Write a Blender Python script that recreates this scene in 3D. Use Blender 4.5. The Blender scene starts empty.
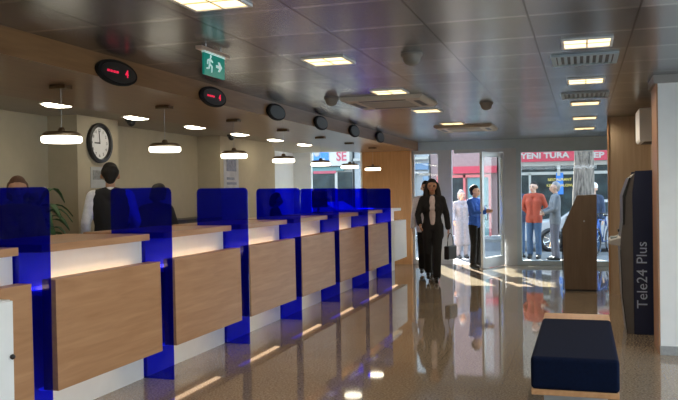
import bpy, bmesh, math, random
from mathutils import Vector, Matrix
random.seed(7)
C = bpy.context.scene.collection
sc = bpy.context.scene
PI = math.pi
HC = 2.68          # main ceiling
HS = 2.50          # wooden soffit underside
HB = 2.54          # cream ceiling behind the counter
YF = 17.0          # street facade
ORD = ['first', 'second', 'third', 'fourth', 'fifth', 'sixth', 'seventh', 'eighth', 'ninth']

# ------------------------------------------------------------------ materials
MATS = {}
def mat(name, col, rough=.5, metal=0., var=.06, scale=8., stretch=(1, 1, 1), emit=None, spec=.5, bump=0., trans=0., ecol=None):
    if name in MATS: return MATS[name]
    m = bpy.data.materials.new(name); m.use_nodes = True
    nt = m.node_tree; N = nt.nodes; L = nt.links
    b = N['Principled BSDF']
    b.inputs['Roughness'].default_value = rough; b.inputs['Metallic'].default_value = metal
    b.inputs['Specular IOR Level'].default_value = spec
    if trans: b.inputs['Transmission Weight'].default_value = trans
    tc = N.new('ShaderNodeTexCoord'); mp = N.new('ShaderNodeMapping'); mp.inputs['Scale'].default_value = stretch
    nz = N.new('ShaderNodeTexNoise'); nz.inputs['Scale'].default_value = scale; nz.inputs['Detail'].default_value = 4
    L.new(tc.outputs['Object'], mp.inputs['Vector']); L.new(mp.outputs[0], nz.inputs['Vector'])
    cr = N.new('ShaderNodeValToRGB')
    cr.color_ramp.elements[0].position = .3; cr.color_ramp.elements[1].position = .7
    cr.color_ramp.elements[0].color = [max(0, c * (1 - var)) for c in col] + [1]
    cr.color_ramp.elements[1].color = [min(1, c * (1 + var)) for c in col] + [1]
    L.new(nz.outputs['Fac'], cr.inputs['Fac']); L.new(cr.outputs[0], b.inputs['Base Color'])
    if bump:
        bp = N.new('ShaderNodeBump'); bp.inputs['Strength'].default_value = bump; bp.inputs['Distance'].default_value = .01
        L.new(nz.outputs['Fac'], bp.inputs['Height']); L.new(bp.outputs[0], b.inputs['Normal'])
    if emit:
        b.inputs['Emission Strength'].default_value = emit
        b.inputs['Emission Color'].default_value = list(ecol or col) + [1]
    MATS[name] = m
    return m

def wood(name, c0, c1, rough=.35, axis=1):
    m = bpy.data.materials.new(name); m.use_nodes = True
    nt = m.node_tree; N = nt.nodes; L = nt.links; b = N['Principled BSDF']; b.inputs['Roughness'].default_value = rough
    tc = N.new('ShaderNodeTexCoord'); mp = N.new('ShaderNodeMapping')
    s = [14, 14, 14]; s[axis] = 1.1; mp.inputs['Scale'].default_value = s
    nz = N.new('ShaderNodeTexNoise'); nz.inputs['Scale'].default_value = 1.6; nz.inputs['Detail'].default_value = 6; nz.inputs['Distortion'].default_value = .6
    cr = N.new('ShaderNodeValToRGB'); e = cr.color_ramp.elements
    e[0].position = .3; e[1].position = .72; e[0].color = list(c0) + [1]; e[1].color = list(c1) + [1]
    L.new(tc.outputs['Object'], mp.inputs[0]); L.new(mp.outputs[0], nz.inputs['Vector']); L.new(nz.outputs['Fac'], cr.inputs[0]); L.new(cr.outputs[0], b.inputs['Base Color'])
    MATS[name] = m
    return m

def glassy(name, col, gloss=.06, diffuse=0., dcol=None):
    m = bpy.data.materials.new(name); m.use_nodes = True
    nt = m.node_tree; N = nt.nodes; L = nt.links
    N.remove(N['Principled BSDF']); out = N['Material Output']
    t = N.new('ShaderNodeBsdfTransparent'); t.inputs[0].default_value = list(col) + [1]
    g = N.new('ShaderNodeBsdfGlossy'); g.inputs['Roughness'].default_value = .02
    last = t.outputs[0]
    if diffuse:
        d = N.new('ShaderNodeBsdfDiffuse'); d.inputs[0].default_value = list(dcol) + [1]
        tl = N.new('ShaderNodeBsdfTranslucent'); tl.inputs[0].default_value = list(dcol) + [1]
        a0 = N.new('ShaderNodeMixShader'); a0.inputs[0].default_value = .5; L.new(d.outputs[0], a0.inputs[1]); L.new(tl.outputs[0], a0.inputs[2])
        a = N.new('ShaderNodeMixShader'); a.inputs[0].default_value = diffuse
        L.new(last, a.inputs[1]); L.new(a0.outputs[0], a.inputs[2]); last = a.outputs[0]
    lw = N.new('ShaderNodeLayerWeight'); lw.inputs[0].default_value = .5
    pw = N.new('ShaderNodeMath'); pw.operation = 'POWER'; pw.inputs[1].default_value = 5; L.new(lw.outputs['Facing'], pw.inputs[0])
    fr = N.new('ShaderNodeMath'); fr.operation = 'MULTIPLY_ADD'; fr.inputs[1].default_value = .6; fr.inputs[2].default_value = .03; L.new(pw.outputs[0], fr.inputs[0])
    mx = N.new('ShaderNodeMixShader'); L.new(fr.outputs[0], mx.inputs[0])
    L.new(last, mx.inputs[1]); L.new(g.outputs[0], mx.inputs[2]); L.new(mx.outputs[0], out.inputs[0])
    MATS[name] = m
    return m

def ceiling_mat():
    m = bpy.data.materials.new('metal_ceiling_tiles'); m.use_nodes = True
    nt = m.node_tree; N = nt.nodes; L = nt.links; b = N['Principled BSDF']
    geo = N.new('ShaderNodeTexCoord'); sp = N.new('ShaderNodeSeparateXYZ'); cb = N.new('ShaderNodeCombineXYZ')
    L.new(geo.outputs['Object'], sp.inputs[0])
    ax = N.new('ShaderNodeMath'); ax.operation = 'ADD'; ax.inputs[1].default_value = .31 + .65 * 20
    ay = N.new('ShaderNodeMath'); ay.operation = 'ADD'; ay.inputs[1].default_value = .703 * 20 - 6.03 + .35
    L.new(sp.outputs[0], ax.inputs[0]); L.new(sp.outputs[1], ay.inputs[0])
    L.new(ay.outputs[0], cb.inputs[0]); L.new(ax.outputs[0], cb.inputs[1])
    def line(src, pitch, w):
        q = N.new('ShaderNodeMath'); q.operation = 'PINGPONG'; q.inputs[1].default_value = pitch/2; L.new(src, q.inputs[0])
        g = N.new('ShaderNodeMath'); g.operation = 'LESS_THAN'; g.inputs[1].default_value = w; L.new(q.outputs[0], g.inputs[0]); return g.outputs[0]
    lx = line(ax.outputs[0], .65, .0065); ly = line(ay.outputs[0], .703, .022)
    fl = N.new('ShaderNodeVectorMath'); fl.operation = 'DIVIDE'; fl.inputs[1].default_value = (.703, .65, 1); L.new(cb.outputs[0], fl.inputs[0])
    fr = N.new('ShaderNodeVectorMath'); fr.operation = 'FLOOR'; L.new(fl.outputs[0], fr.inputs[0])
    wn = N.new('ShaderNodeTexWhiteNoise'); wn.noise_dimensions = '2D'; L.new(fr.outputs[0], wn.inputs['Vector'])
    cr = N.new('ShaderNodeValToRGB'); cr.color_ramp.elements[0].color = (.235, .255, .285, 1); cr.color_ramp.elements[1].color = (.345, .37, .40, 1); L.new(wn.outputs['Value'], cr.inputs[0])
    m1 = N.new('ShaderNodeMixRGB'); m1.inputs[2].default_value = (.52, .54, .56, 1); L.new(ly, m1.inputs[0]); L.new(cr.outputs[0], m1.inputs[1])
    m2 = N.new('ShaderNodeMixRGB'); m2.inputs[2].default_value = (.05, .05, .055, 1); L.new(lx, m2.inputs[0]); L.new(m1.outputs[0], m2.inputs[1])
    L.new(m2.outputs[0], b.inputs['Base Color'])
    b.inputs['Metallic'].default_value = .85; b.inputs['Roughness'].default_value = .25
    # every panel hangs at a slightly different tilt
    nm = N.new('ShaderNodeVectorMath'); nm.operation = 'MULTIPLY_ADD'; nm.inputs[1].default_value = (.022, .022, 0); nm.inputs[2].default_value = (-.011, -.011, 0); L.new(wn.outputs['Color'], nm.inputs[0])
    ge = N.new('ShaderNodeNewGeometry'); ad = N.new('ShaderNodeVectorMath'); ad.operation = 'ADD'; L.new(ge.outputs['Normal'], ad.inputs[0]); L.new(nm.outputs[0], ad.inputs[1])
    no = N.new('ShaderNodeVectorMath'); no.operation = 'NORMALIZE'; L.new(ad.outputs[0], no.inputs[0]); L.new(no.outputs[0], b.inputs['Normal'])
    return m

def floor_mat():
    m = bpy.data.materials.new('polished_granite'); m.use_nodes = True
    nt = m.node_tree; N = nt.nodes; L = nt.links; b = N['Principled BSDF']
    tc = N.new('ShaderNodeTexCoord')
    n1 = N.new('ShaderNodeTexNoise'); n1.inputs['Scale'].default_value = 55; n1.inputs['Detail'].default_value = 5; n1.inputs['Roughness'].default_value = .75
    n2 = N.new('ShaderNodeTexNoise'); n2.inputs['Scale'].default_value = 1.1; n2.inputs['Detail'].default_value = 3
    for n in (n1, n2): L.new(tc.outputs['Object'], n.inputs['Vector'])
    cr = N.new('ShaderNodeValToRGB'); e = cr.color_ramp.elements
    e[0].position = .34; e[0].color = (.155, .118, .082, 1); e[1].position = .68; e[1].color = (.52, .435, .335, 1)
    k = e.new(.5); k.color = (.325, .258, .188, 1)
    L.new(n1.outputs['Fac'], cr.inputs[0])
    br = N.new('ShaderNodeTexBrick'); br.offset = 0; br.inputs['Scale'].default_value = 1; br.inputs['Brick Width'].default_value = .65; br.inputs['Row Height'].default_value = .65
    br.inputs['Mortar Size'].default_value = .002; br.inputs['Color1'].default_value = (1, 1, 1, 1); br.inputs['Color2'].default_value = (.9, .9, .9, 1); br.inputs['Mortar'].default_value = (.72, .7, .68, 1)
    L.new(tc.outputs['Object'], br.inputs['Vector'])
    mu = N.new('ShaderNodeMixRGB'); mu.blend_type = 'MULTIPLY'; mu.inputs[0].default_value = 1
    L.new(cr.outputs[0], mu.inputs[1]); L.new(br.outputs['Color'], mu.inputs[2]); L.new(mu.outputs[0], b.inputs['Base Color'])
    mr = N.new('ShaderNodeMapRange'); mr.inputs['To Min'].default_value = .015; mr.inputs['To Max'].default_value = .06
    L.new(n2.outputs['Fac'], mr.inputs[0]); L.new(mr.outputs[0], b.inputs['Roughness'])
    b.inputs['Specular IOR Level'].default_value = 1.
    return m

WOOD = wood('beech_wood', (.40, .205, .10), (.52, .29, .155))
WOODX = wood('beech_wood_upright', (.40, .205, .10), (.50, .275, .145), axis=2)
WOODS = wood('soffit_wood', (.20, .098, .04), (.27, .14, .062), .3)
WOODP = wood('partition_wood', (.50, .235, .08), (.60, .30, .115), .4, axis=2)
WOODB = wood('bench_wood', (.52, .27, .12), (.64, .36, .18), .4)
BROWN = wood('brown_laminate', (.125, .088, .06), (.165, .12, .085), .45, axis=2)
TAUPE = wood('taupe_laminate', (.42, .32, .22), (.50, .39, .28), .5, axis=2)
WHITE = mat('white_laminate', (.80, .79, .76), .35, var=.02)
WPAINT = mat('white_paint', (.86, .87, .88), .6, var=.02)
CREAM = mat('cream_paint', (.47, .40, .285), .75, var=.03)
CREAMC = mat('cream_ceiling_paint', (.44, .40, .33), .8, var=.03)
BLUE = glassy('blue_acrylic', (.02, .05, .90), diffuse=.08, dcol=(.002, .018, 1.0))
GLASS = glassy('clear_glass', (.93, .97, .96))
ALU = mat('aluminium', (.50, .52, .54), .35, .25, var=.03)
ALUD = mat('grey_frame_metal', (.42, .51, .57), .4, .15, var=.04)
CHROME = mat('chrome', (.75, .75, .75), .12, 1., var=.02)
BLACK = mat('black_plastic', (.012, .012, .014), .35, var=.1)
DARK = mat('dark_grey_plastic', (.05, .05, .055), .45, var=.1)
GREY = mat('grey_plastic', (.38, .38, .38), .5, var=.04)
BEIGE = mat('beige_plastic', (.56, .50, .42), .5, var=.03)
NAVY = mat('navy_fabric', (.0015, .006, .026), .9, spec=.15, var=.18, scale=60, bump=.15)
NAVYP = mat('navy_panel', (.006, .012, .05), .35, var=.06)
SKIRT = mat('grey_stone_skirting', (.36, .37, .38), .3, var=.1, scale=30)
LAMP = mat('warm_lamp_diffuser', (1, .86, .58), .4, var=.12, scale=9, emit=2.7, ecol=(1, .72, .37))
LAMPW = mat('pendant_diffuser', (1, .95, .85), .4, var=.02, emit=5, ecol=(1, .90, .70))
DOWN = mat('downlight_lens', (1, .95, .85), .4, var=.02, emit=14, ecol=(1, .90, .68))
STRIP = mat('strip_light', (1, .85, .6), .4, var=.02, emit=5.5, ecol=(1, .72, .45))
REDLED = mat('red_led', (.9, .02, .05), .4, emit=.7, ecol=(1, .02, .10))
BRONZE = mat('bronze_metal', (.22, .15, .09), .35, .8, var=.1)
PAPER = mat('paper', (.72, .72, .74), .8, var=.03)
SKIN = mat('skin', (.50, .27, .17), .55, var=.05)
SKINL = mat('lighter_skin', (.60, .36, .26), .55, var=.05)  # second, lighter skin tone
HAIRD = mat('dark_hair', (.012, .008, .006), .75, var=.3, scale=40, stretch=(3, 3, .4))
HAIRB = mat('brown_hair', (.10, .04, .018), .7, var=.3, scale=40, stretch=(3, 3, .4))
HAIRG = mat('grey_hair', (.28, .26, .25), .6, var=.2, scale=40)
LIP = mat('lips', (.38, .10, .08), .5)
def cloth(name, col): return mat(name, col, .85, var=.12, scale=25, bump=.2)
SUIT = cloth('charcoal_suit_cloth', (.009, .008, .009)); TROUS = cloth('black_trouser_cloth', (.006, .0055, .006))
PINKW = cloth('pale_pink_cloth', (.62, .52, .52)); BLUEC = cloth('bright_blue_cloth', (.035, .13, .55)); PALE = cloth('pale_cloth', (.74, .72, .74))
ORANGE = cloth('orange_cloth', (.36, .06, .03)); JEANS = cloth('denim', (.05, .10, .19)); NAVYC = cloth('navy_cloth', (.03, .05, .10)); GREYC = cloth('grey_cloth', (.16, .17, .19))
GREYT = cloth('grey_trouser_cloth', (.11, .11, .14)); SHOE = mat('black_leather', (.012, .011, .01), .35, var=.1)

# ------------------------------------------------------------------ mesh helpers
class MB:
    def __init__(s): s.bm = bmesh.new()
    def box(s, x0, x1, y0, y1, z0, z1):
        v = [s.bm.verts.new(p) for p in ((x0,y0,z0),(x1,y0,z0),(x1,y1,z0),(x0,y1,z0),(x0,y0,z1),(x1,y0,z1),(x1,y1,z1),(x0,y1,z1))]
        for f in ((3,2,1,0),(4,5,6,7),(0,1,5,4),(1,2,6,5),(2,3,7,6),(3,0,4,7)): s.bm.faces.new([v[i] for i in f])
        return s
    def prism(s, pts, a, b, axis='y'):
        n = len(pts)
        def P(p, t): return (p[0], t, p[1]) if axis == 'y' else ((t, p[0], p[1]) if axis == 'x' else (p[0], p[1], t))
        A = [s.bm.verts.new(P(p, a)) for p in pts]; B = [s.bm.verts.new(P(p, b)) for p in pts]
        s.bm.faces.new(A); s.bm.faces.new(B[::-1])
        for i in range(n): s.bm.faces.new((A[i], B[i], B[(i+1) % n], A[(i+1) % n]))
        return s
    def lathe(s, prof, cx=0, cy=0, n=24, axis='z'):
        # prof: list of (r, h)
        rings = []
        for r, h in prof:
            ring = []
            for i in range(n):
                a = 2*PI*i/n; u, w = r*math.cos(a), r*math.sin(a)
                p = {'z': (cx+u, cy+w, h), 'x': (h, cx+u, cy+w), 'y': (cx+u, h, cy+w)}[axis]
                ring.append(s.bm.verts.new(p))
            rings.append(ring)
        for k in range(len(rings)-1):
            for i in range(n):
                s.bm.faces.new((rings[k][i], rings[k][(i+1) % n], rings[k+1][(i+1) % n], rings[k+1][i]))
        s.bm.faces.new(rings[0][::-1]); s.bm.faces.new(rings[-1])
        return s
    def tube(s, pts, r, n=8):
        pts = [Vector(p) for p in pts]; rings = []
        for i, p in enumerate(pts):
            d = (pts[min(i+1, len(pts)-1)] - pts[max(i-1, 0)]).normalized()
            u = d.orthogonal().normalized() if abs(d.z) > .95 else d.cross(Vector((0, 0, 1))).normalized()
            w = d.cross(u)
            rr = r[i] if isinstance(r, (list, tuple)) else r
            rings.append([s.bm.verts.new(p + (u*math.cos(2*PI*k/n) + w*math.sin(2*PI*k/n))*rr) for k in range(n)])
        for k in range(len(rings)-1):
            for i in range(n): s.bm.faces.new((rings[k][i], rings[k][(i+1) % n], rings[k+1][(i+1) % n], rings[k+1][i]))
        s.bm.faces.new(rings[0][::-1]); s.bm.faces.new(rings[-1])
        return s
    def ball(s, c, r, sx=1, sy=1, sz=1, sub=2):
        res = bmesh.ops.create_icosphere(s.bm, subdivisions=sub, radius=r)
        for v in res['verts']: v.co = Vector((v.co.x*sx + c[0], v.co.y*sy + c[1], v.co.z*sz + c[2]))
        return s
    def torus(s, c, R, r, axis='y', n=28, m=8):
        g = []
        for i in range(n):
            a = 2*PI*i/n; row = []
            for j in range(m):
                b = 2*PI*j/m; q = R + r*math.cos(b); u, w, h = q*math.cos(a), q*math.sin(a), r*math.sin(b)
                p = {'y': (u, h, w), 'x': (h, u, w), 'z': (u, w, h)}[axis]
                row.append(s.bm.verts.new((c[0]+p[0], c[1]+p[1], c[2]+p[2])))
            g.append(row)
        for i in range(n):
            for j in range(m): s.bm.faces.new((g[i][j], g[(i+1) % n][j], g[(i+1) % n][(j+1) % m], g[i][(j+1) % m]))
        return s
    def capsule(s, p0, r0, p1, r1, n=12, h=4):
        p0, p1 = Vector(p0), Vector(p1); d = p1 - p0
        if d.length < 1e-6: d = Vector((0, 0, 1e-4))
        z = d.normalized(); u = z.orthogonal().normalized(); w = z.cross(u)
        rings = []
        for k in range(h): 
            a = -PI/2 + (k+.3)*(PI/2)/h
            rings.append((p0 + z*r0*math.sin(a), r0*math.cos(a)))
        rings.append((p0, r0)); rings.append((p1, r1))
        for k in range(1, h+1):
            a = (k-.3)*(PI/2)/h
            rings.append((p1 + z*r1*math.sin(a), r1*math.cos(a)))
        V = [[s.bm.verts.new(c + (u*math.cos(2*PI*i/n) + w*math.sin(2*PI*i/n))*r) for i in range(n)] for c, r in rings]
        for k in range(len(V)-1):
            for i in range(n): s.bm.faces.new((V[k][i], V[k][(i+1) % n], V[k+1][(i+1) % n], V[k+1][i]))
        s.bm.faces.new(V[0][::-1]); s.bm.faces.new(V[-1])
        return s
    def mesh(s, name):
        bmesh.ops.recalc_face_normals(s.bm, faces=s.bm.faces)
        me = bpy.data.meshes.new(name); s.bm.to_mesh(me); s.bm.free(); return me
    def build(s, name, m, parent=None, bevel=0, smooth=False):
        me = s.mesh(name); me.materials.append(m)
        if smooth:
            for p in me.polygons: p.use_smooth = True
        o = bpy.data.objects.new(name, me); C.objects.link(o)
        if parent: o.parent = parent
        if bevel:
            b = o.modifiers.new('bevel', 'BEVEL'); b.width = bevel; b.segments = 2; b.limit_method = 'ANGLE'
        return o

def tag(o, label, cat, group=None):
    o['label'] = label; o['category'] = cat
    if group: o['group'] = group
    return o
def thing(name, label, cat, loc=(0, 0, 0), rz=0, group=None):
    o = bpy.data.objects.new(name, None); C.objects.link(o); o.location = loc; o.rotation_euler = (0, 0, rz); o.empty_display_size = .1
    return tag(o, label, cat, group)
def struct(o): o['kind'] = 'structure'; return o
def sroot(name, loc=(0, 0, 0)):
    o = bpy.data.objects.new(name, None); C.objects.link(o); o.location = loc; return struct(o)
def sbox(name, m, *b, parent=None):
    o = MB().box(*b).build(name, m, parent)
    return o if parent else struct(o)
def part(name, m, parent, *b, bevel=0): return MB().box(*b).build(name, m, parent, bevel)
def dup(root, loc, label=None, rz=None):
    r = root.copy(); C.objects.link(r); r.location = loc
    if rz is not None: r.rotation_euler = (0, 0, rz)
    if label: r['label'] = label
    for ch in list(root.children):
        c = ch.copy(); C.objects.link(c); c.parent = r
        for g in list(ch.children):
            d = g.copy(); C.objects.link(d); d.parent = c
    return r
def text(name, body, size, loc, rot, m, parent=None, ext=.004, align='CENTER', sx=1., bold=0.):
    cu = bpy.data.curves.new(name, 'FONT'); cu.body = body; cu.size = size; cu.extrude = ext; cu.align_x = align; cu.align_y = 'CENTER'; cu.resolution_u = 3; cu.offset = bold
    t = bpy.data.objects.new(name + '_tmp', cu); C.objects.link(t)
    bpy.context.view_layer.update()
    me = bpy.data.meshes.new_from_object(t.evaluated_get(bpy.context.evaluated_depsgraph_get()))
    bpy.data.objects.remove(t); me.materials.clear(); me.materials.append(m)
    o = bpy.data.objects.new(name, me); C.objects.link(o); o.location = loc; o.rotation_euler = rot; o.scale = (sx, 1, 1)
    if parent: o.parent = parent
    return o

# ------------------------------------------------------------------ setting
struct(MB().box(-6.6, 3.5, -3.2, YF+.12, -.1, 0).build('floor', floor_mat()))
struct(MB().box(-3.45, 3.5, -3.2, YF+.12, HC, HC+.1).build('ceiling', ceiling_mat()))
sbox('ceiling_soffit', WOODS, -4.84, -3.45, -3.2, YF+.12, HS, HC+.1)
sbox('ceiling_counter', CREAMC, -6.6, -4.84, -3.2, YF+.12, HB, HC+.1)
sbox('wall_left', CREAM, -6.1, -5.9, -3.2, 14.6, 0, HB)
sbox('wall_left_recess', WPAINT, -6.6, -6.4, 14.4, YF+.12, 0, HB)
sbox('wall_left_return', WPAINT, -6.4, -6.1, 14.4, 14.6, 0, HB)
sbox('wall_rear', CREAM, -5.9, 3.5, -3.2, -3.0, 0, HB)
sbox('platform', mat('platform_lino', (.16, .13, .11), .6), -5.9, -4.32, -3.0, YF-.1, 0, .15)
for a, b in ((7.62, 8.45), (11.3, 13.5)):
    sbox('trim_pilaster', CREAM, -5.9, -5.5, a, b, .15, HB)
# right hand side
sbox('wall_right', WPAINT, .70, 3.5, 8.05, 8.62, 0, 2.6)
sbox('trim_bulkhead', mat('bulkhead_paint', (.34, .33, .32), .5), .66, 3.5, 8.04, 8.64, 2.6, HC)
sbox('trim_1', WOODX, .687, .70, 8.053, 8.62, 0, 2.6)
sbox('baseboard_right', SKIRT, .695, 3.4, 8.035, 8.05, 0, .085)
sbox('wall_right_far', TAUPE, .98, 1.2, 8.62, YF, 0, HC)
sbox('trim_column', TAUPE, .39, .98, 12.5, 13.3, 0, HC)
sbox('trim_2', WOODX, .372, .39, 12.49, 12.53, 0, HC)
# right wall beside the camera, its unseen glazing added to bring in daylight
sbox('wall_side', WPAINT, 3.3, 3.5, -3.0, 8.05, 0, .08)
sbox('wall_side', WPAINT, 3.3, 3.5, -3.0, 8.05, 2.55, HC)
for a, b in ((-3.0, -2.4), (2.2, 2.5), (7.2, 8.05)): sbox('wall_side', WPAINT, 3.3, 3.5, a, b, .08, 2.55)
for k, (a, b) in enumerate(((-2.4, 2.2), (2.5, 7.2))):
    w = sroot('window_%d' % (k+3), (3.4, a, .08))
    f = MB()
    for q in ((0, .05), ((b-a)/2-.025, (b-a)/2+.025), (b-a-.05, b-a)): f.box(-.03, .03, q[0], q[1], 0, 2.47)
    f.box(-.03, .03, 0, b-a, 0, .05).box(-.03, .03, 0, b-a, 2.42, 2.47).build('window_frame', ALU, w)
    part('window_pane', GLASS, w, -.004, .004, .05, b-a-.05, .05, 2.42)

# facade
sbox('wall_facade', WPAINT, -6.4, -4.7, YF, YF+.12, 0, 1.0)
sbox('wall_facade_wood', WOODP, -4.70, -3.60, YF-.16, YF+.12, 0, HC)
sbox('trim_3', ALUD, -3.6, .98, YF-.03, YF+.12, 2.50, HC)
w = sroot('window_2', (0, YF+.03, 0))
MB().box(-6.4, -5.97, -.05, .06, 1.0, HB).box(-4.78, -4.7, -.05, .06, 1.0, HB).box(-5.97, -4.78, -.05, .06, 1.0, 1.07).build('window_frame', WPAINT, w)
part('window_pane', GLASS, w, -5.97, -4.78, 0, .01, 1.07, HB)
w = sroot('window_1', (0, YF+.03, 0))
MB().box(-1.34, -1.24, -.05, .06, 0, 2.5).box(.86, .98, -.05, .06, 0, 2.5).box(-1.24, .86, -.05, .06, 0, .10).box(-1.24, .86, -.05, .06, 2.40, 2.5).build('window_frame', ALUD, w)
part('window_pane', GLASS, w, -1.24, .86, 0, .01, .10, 2.40)
w = sroot('window_5', (0, YF+.03, 0))
MB().box(-3.6, -3.55, -.05, .06, 0, 2.5).box(-3.02, -2.95, -.05, .06, 0, 2.5).box(-3.55, -3.02, -.05, .06, 0, .10).box(-3.55, -3.02, -.05, .06, 2.42, 2.5).build('window_frame', ALU, w)
part('window_pane', GLASS, w, -3.55, -3.02, 0, .01, .10, 2.42)
w = sroot('trim_door_frame', (0, YF+.03, 0))
MB().box(-2.95, -2.72, -.05, .06, 0, 2.5).box(-1.60, -1.34, -.05, .06, 0, 2.5).box(-2.66, -1.60, -.05, .06, 2.42, 2.5).build('door_frame', ALU, w)
# open glass door, hinged on the right post and swung into the room
hx, hy = -1.62, YF - .05
ang = math.atan2(16.06 - hy, -1.95 - hx)
d = sroot('door_1', (hx, hy, 0)); d.rotation_euler = (0, 0, ang)
LD = 1.0
MB().box(0, .09, -.025, .025, .012, 2.40).box(LD-.09, LD, -.025, .025, .012, 2.40).box(.09, LD-.09, -.025, .025, .012, .22).box(.09, LD-.09, -.025, .025, 2.30, 2.40).build('door_leaf_frame', mat('white_aluminium', (.66, .68, .70), .35, .3, var=.02), d, .004)
part('door_pane', GLASS, d, .09, LD-.09, -.005, .005, .22, 2.30)
MB().tube([(LD-.14, .027, 1.0), (LD-.14, .07, 1.02), (LD-.14, .07, 1.28), (LD-.14, .027, 1.30)], .012).tube([(LD-.14, -.027, 1.0), (LD-.14, -.07, 1.02), (LD-.14, -.07, 1.28), (LD-.14, -.027, 1.30)], .012).build('door_handle', CHROME, d, smooth=True)

# ------------------------------------------------------------------ counters and screens
S0, MOD = 4.40, 1.622
def counter_unit(y, label, wooden=True, L=1.37):
    t = thing('teller_counter', label, 'counter', (-3.9, y, 0), 0, 'teller counter units' if wooden else None)
    part('carcass', WHITE, t, -.42, .205, -.045, L+.145-.06*(not wooden), 0, 1.218)
    part('worktop', WOOD if wooden else WHITE, t, -.46, .37, -.01, L+.01, 1.22, 1.275, bevel=.004)
    fp = MB().prism([(.362, .28), (.482, .28), (.474, 1.04), (.362, 1.04)], -.01, L).build('front_panel', WOOD if wooden else WHITE, t, .003)
    part('panel_bracket', ALU, t, .20, .362, .3, L-.3, .55, .75)
    part('light_strip', STRIP, t, .235, .26, .04, L-.04, .955, .975)
    part('light_strip', mat('strip_light_lower', (1, .9, .75), .4, var=.02, emit=1.7, ecol=(1, .66, .40)), t, .29, .345, .03, L-.25, .262, .275)
    part('strip_channel', WHITE, t, .20, .362, 0, L, .925, .953)
    return t
names = ['cut off by the left edge of the picture', 'second from the left edge, beside the tall blue screen', 'third from the left edge of the picture', 'fourth from the left edge of the picture', 'fifth from the left edge of the picture', 'sixth from the left edge of the picture']
u0 = counter_unit(S0 - MOD + .09, 'beech fronted counter unit, ' + names[0])
for k in range(1, 6): dup(u0, (-3.9, S0 + MOD*(k-1) + .09, 0), 'beech fronted counter unit, ' + names[k])
dup(u0, (-3.9, S0 + MOD*5 + .09, 0), 'short beech fronted counter unit between the last two blue screens')
counter_unit(S0 + MOD*6 + .09, 'white end unit of the teller counter by the wooden wall', False, 1.3)

def screen_mesh():
    r = .045; pts = [(-.60, .30), (-.60, 1.67-r)]
    for a in (180, 150, 120, 90): pts.append((-.60 + r + r*math.cos(math.radians(a)), 1.67 - r + r*math.sin(math.radians(a))))
    for a in (90, 60, 30, 0): pts.append((-r + r*math.cos(math.radians(a)), 1.67 - r + r*math.sin(math.radians(a))))
    pts += [(0, .0), (-.60, .0)]
    q = []
    for p in pts:
        if not q or (abs(p[0]-q[-1][0]) + abs(p[1]-q[-1][1])) > 1e-4: q.append(p)
    return MB().prism(q, -.006, .006)
for k in range(7):
    nm = ['at the left edge of the picture', 'second from left, beside person in vest', 'third from left, with cream wall behind', 'fourth from left, dark figure behind it', 'fifth from the left edge', 'sixth from the left edge', 'farthest one, against the wooden wall'][k]
    if k == 0: s0 = sc_ = screen_mesh().build('privacy_screen', BLUE)
    else: sc_ = s0.copy(); C.objects.link(sc_)
    sc_.location = (-3.405, S0 + MOD*k, 0)
    tag(sc_, 'blue acrylic screen between counters, ' + nm, 'screen', 'blue privacy screens')

# white cabinet at the left edge
t = thing('cabinet', 'low white cabinet in front of the counter at the left edge', 'cabinet', (-3.1, 3.1, 0))
part('body', WPAINT, t, -.3, -.02, 0, .58, 0, 1.02, bevel=.004); part('door', WPAINT, t, -.02, 0, .005, .575, .04, 1.015, bevel=.003)
MB().lathe([(.012, 0), (.016, .012), (.010, .022)], .553, .70, 12, 'x').build('knob', BLACK, t, smooth=True)

# ------------------------------------------------------------------ ceiling fittings
def ceiling_light(loc, label, group):
    t = thing('ceiling_light', label, 'ceiling light', loc, 0, group)
    f = MB()
    f.box(-.18, .18, -.18, -.16, -.014, 0).box(-.18, .18, .16, .18, -.014, 0).box(-.18, -.16, -.16, .16, -.014, 0).box(.16, .18, -.16, .16, -.014, 0).build('frame', WPAINT, t)
    part('diffuser', LAMP, t, -.16, .16, -.16, .16, -.006, 0)
    MB().box(-.16, .16, -.006, .006, -.012, -.006).box(-.006, .006, -.16, .16, -.012, -.006).build('louvre', mat('lamp_louvre', (.8, .75, .6), .3, .3), t)
    return t
RX, LX = .045, -1.96
LAMP_W = 24
first = ceiling_light((RX, 6.03, HC), 'square warm ceiling light in the right row, nearest', 'square lights of the right row')
rl = ['', 'second nearest', 'third nearest', 'fourth nearest', 'farthest']
for k in range(1, 5): dup(first, (RX, 6.03 + 2.11*k, HC), 'square warm ceiling light in the right row, ' + rl[k])
for k in range(5):
    o = dup(first, (LX, 3.93 + 2.115*k, HC), 'square warm ceiling light in the left row, ' + ['cut by the top picture edge', 'second nearest', 'just in front of the near cassette unit', 'just behind the near cassette unit', 'just in front of the far cassette unit'][k])
    o['group'] = 'square lights of the left row'
for k in range(3):  # unseen fittings added to brighten the room near the camera
    for j, x in enumerate((RX, 2.05)):
        o = dup(first, (x, 6.03 + 2.11*(k - 3 + j), HC), 'added square ceiling light out of view above the %s, %s' % (('bench', 'right aisle')[j], ('rearmost', 'middle', 'foremost')[k])); o['group'] = 'added square lights near the camera'
for o in [q for q in C.objects if q.name.startswith('ceiling_light')]:
    ld = bpy.data.lights.new('lamp_bulb', 'SPOT'); ld.energy = LAMP_W; ld.spot_size = math.radians(172); ld.spot_blend = .6; ld.shadow_soft_size = .0; ld.color = (1, .86, .66)
    lo_ = bpy.data.objects.new('lamp_bulb', ld); C.objects.link(lo_); lo_.parent = o; lo_.location = (0, 0, -.03)
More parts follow.
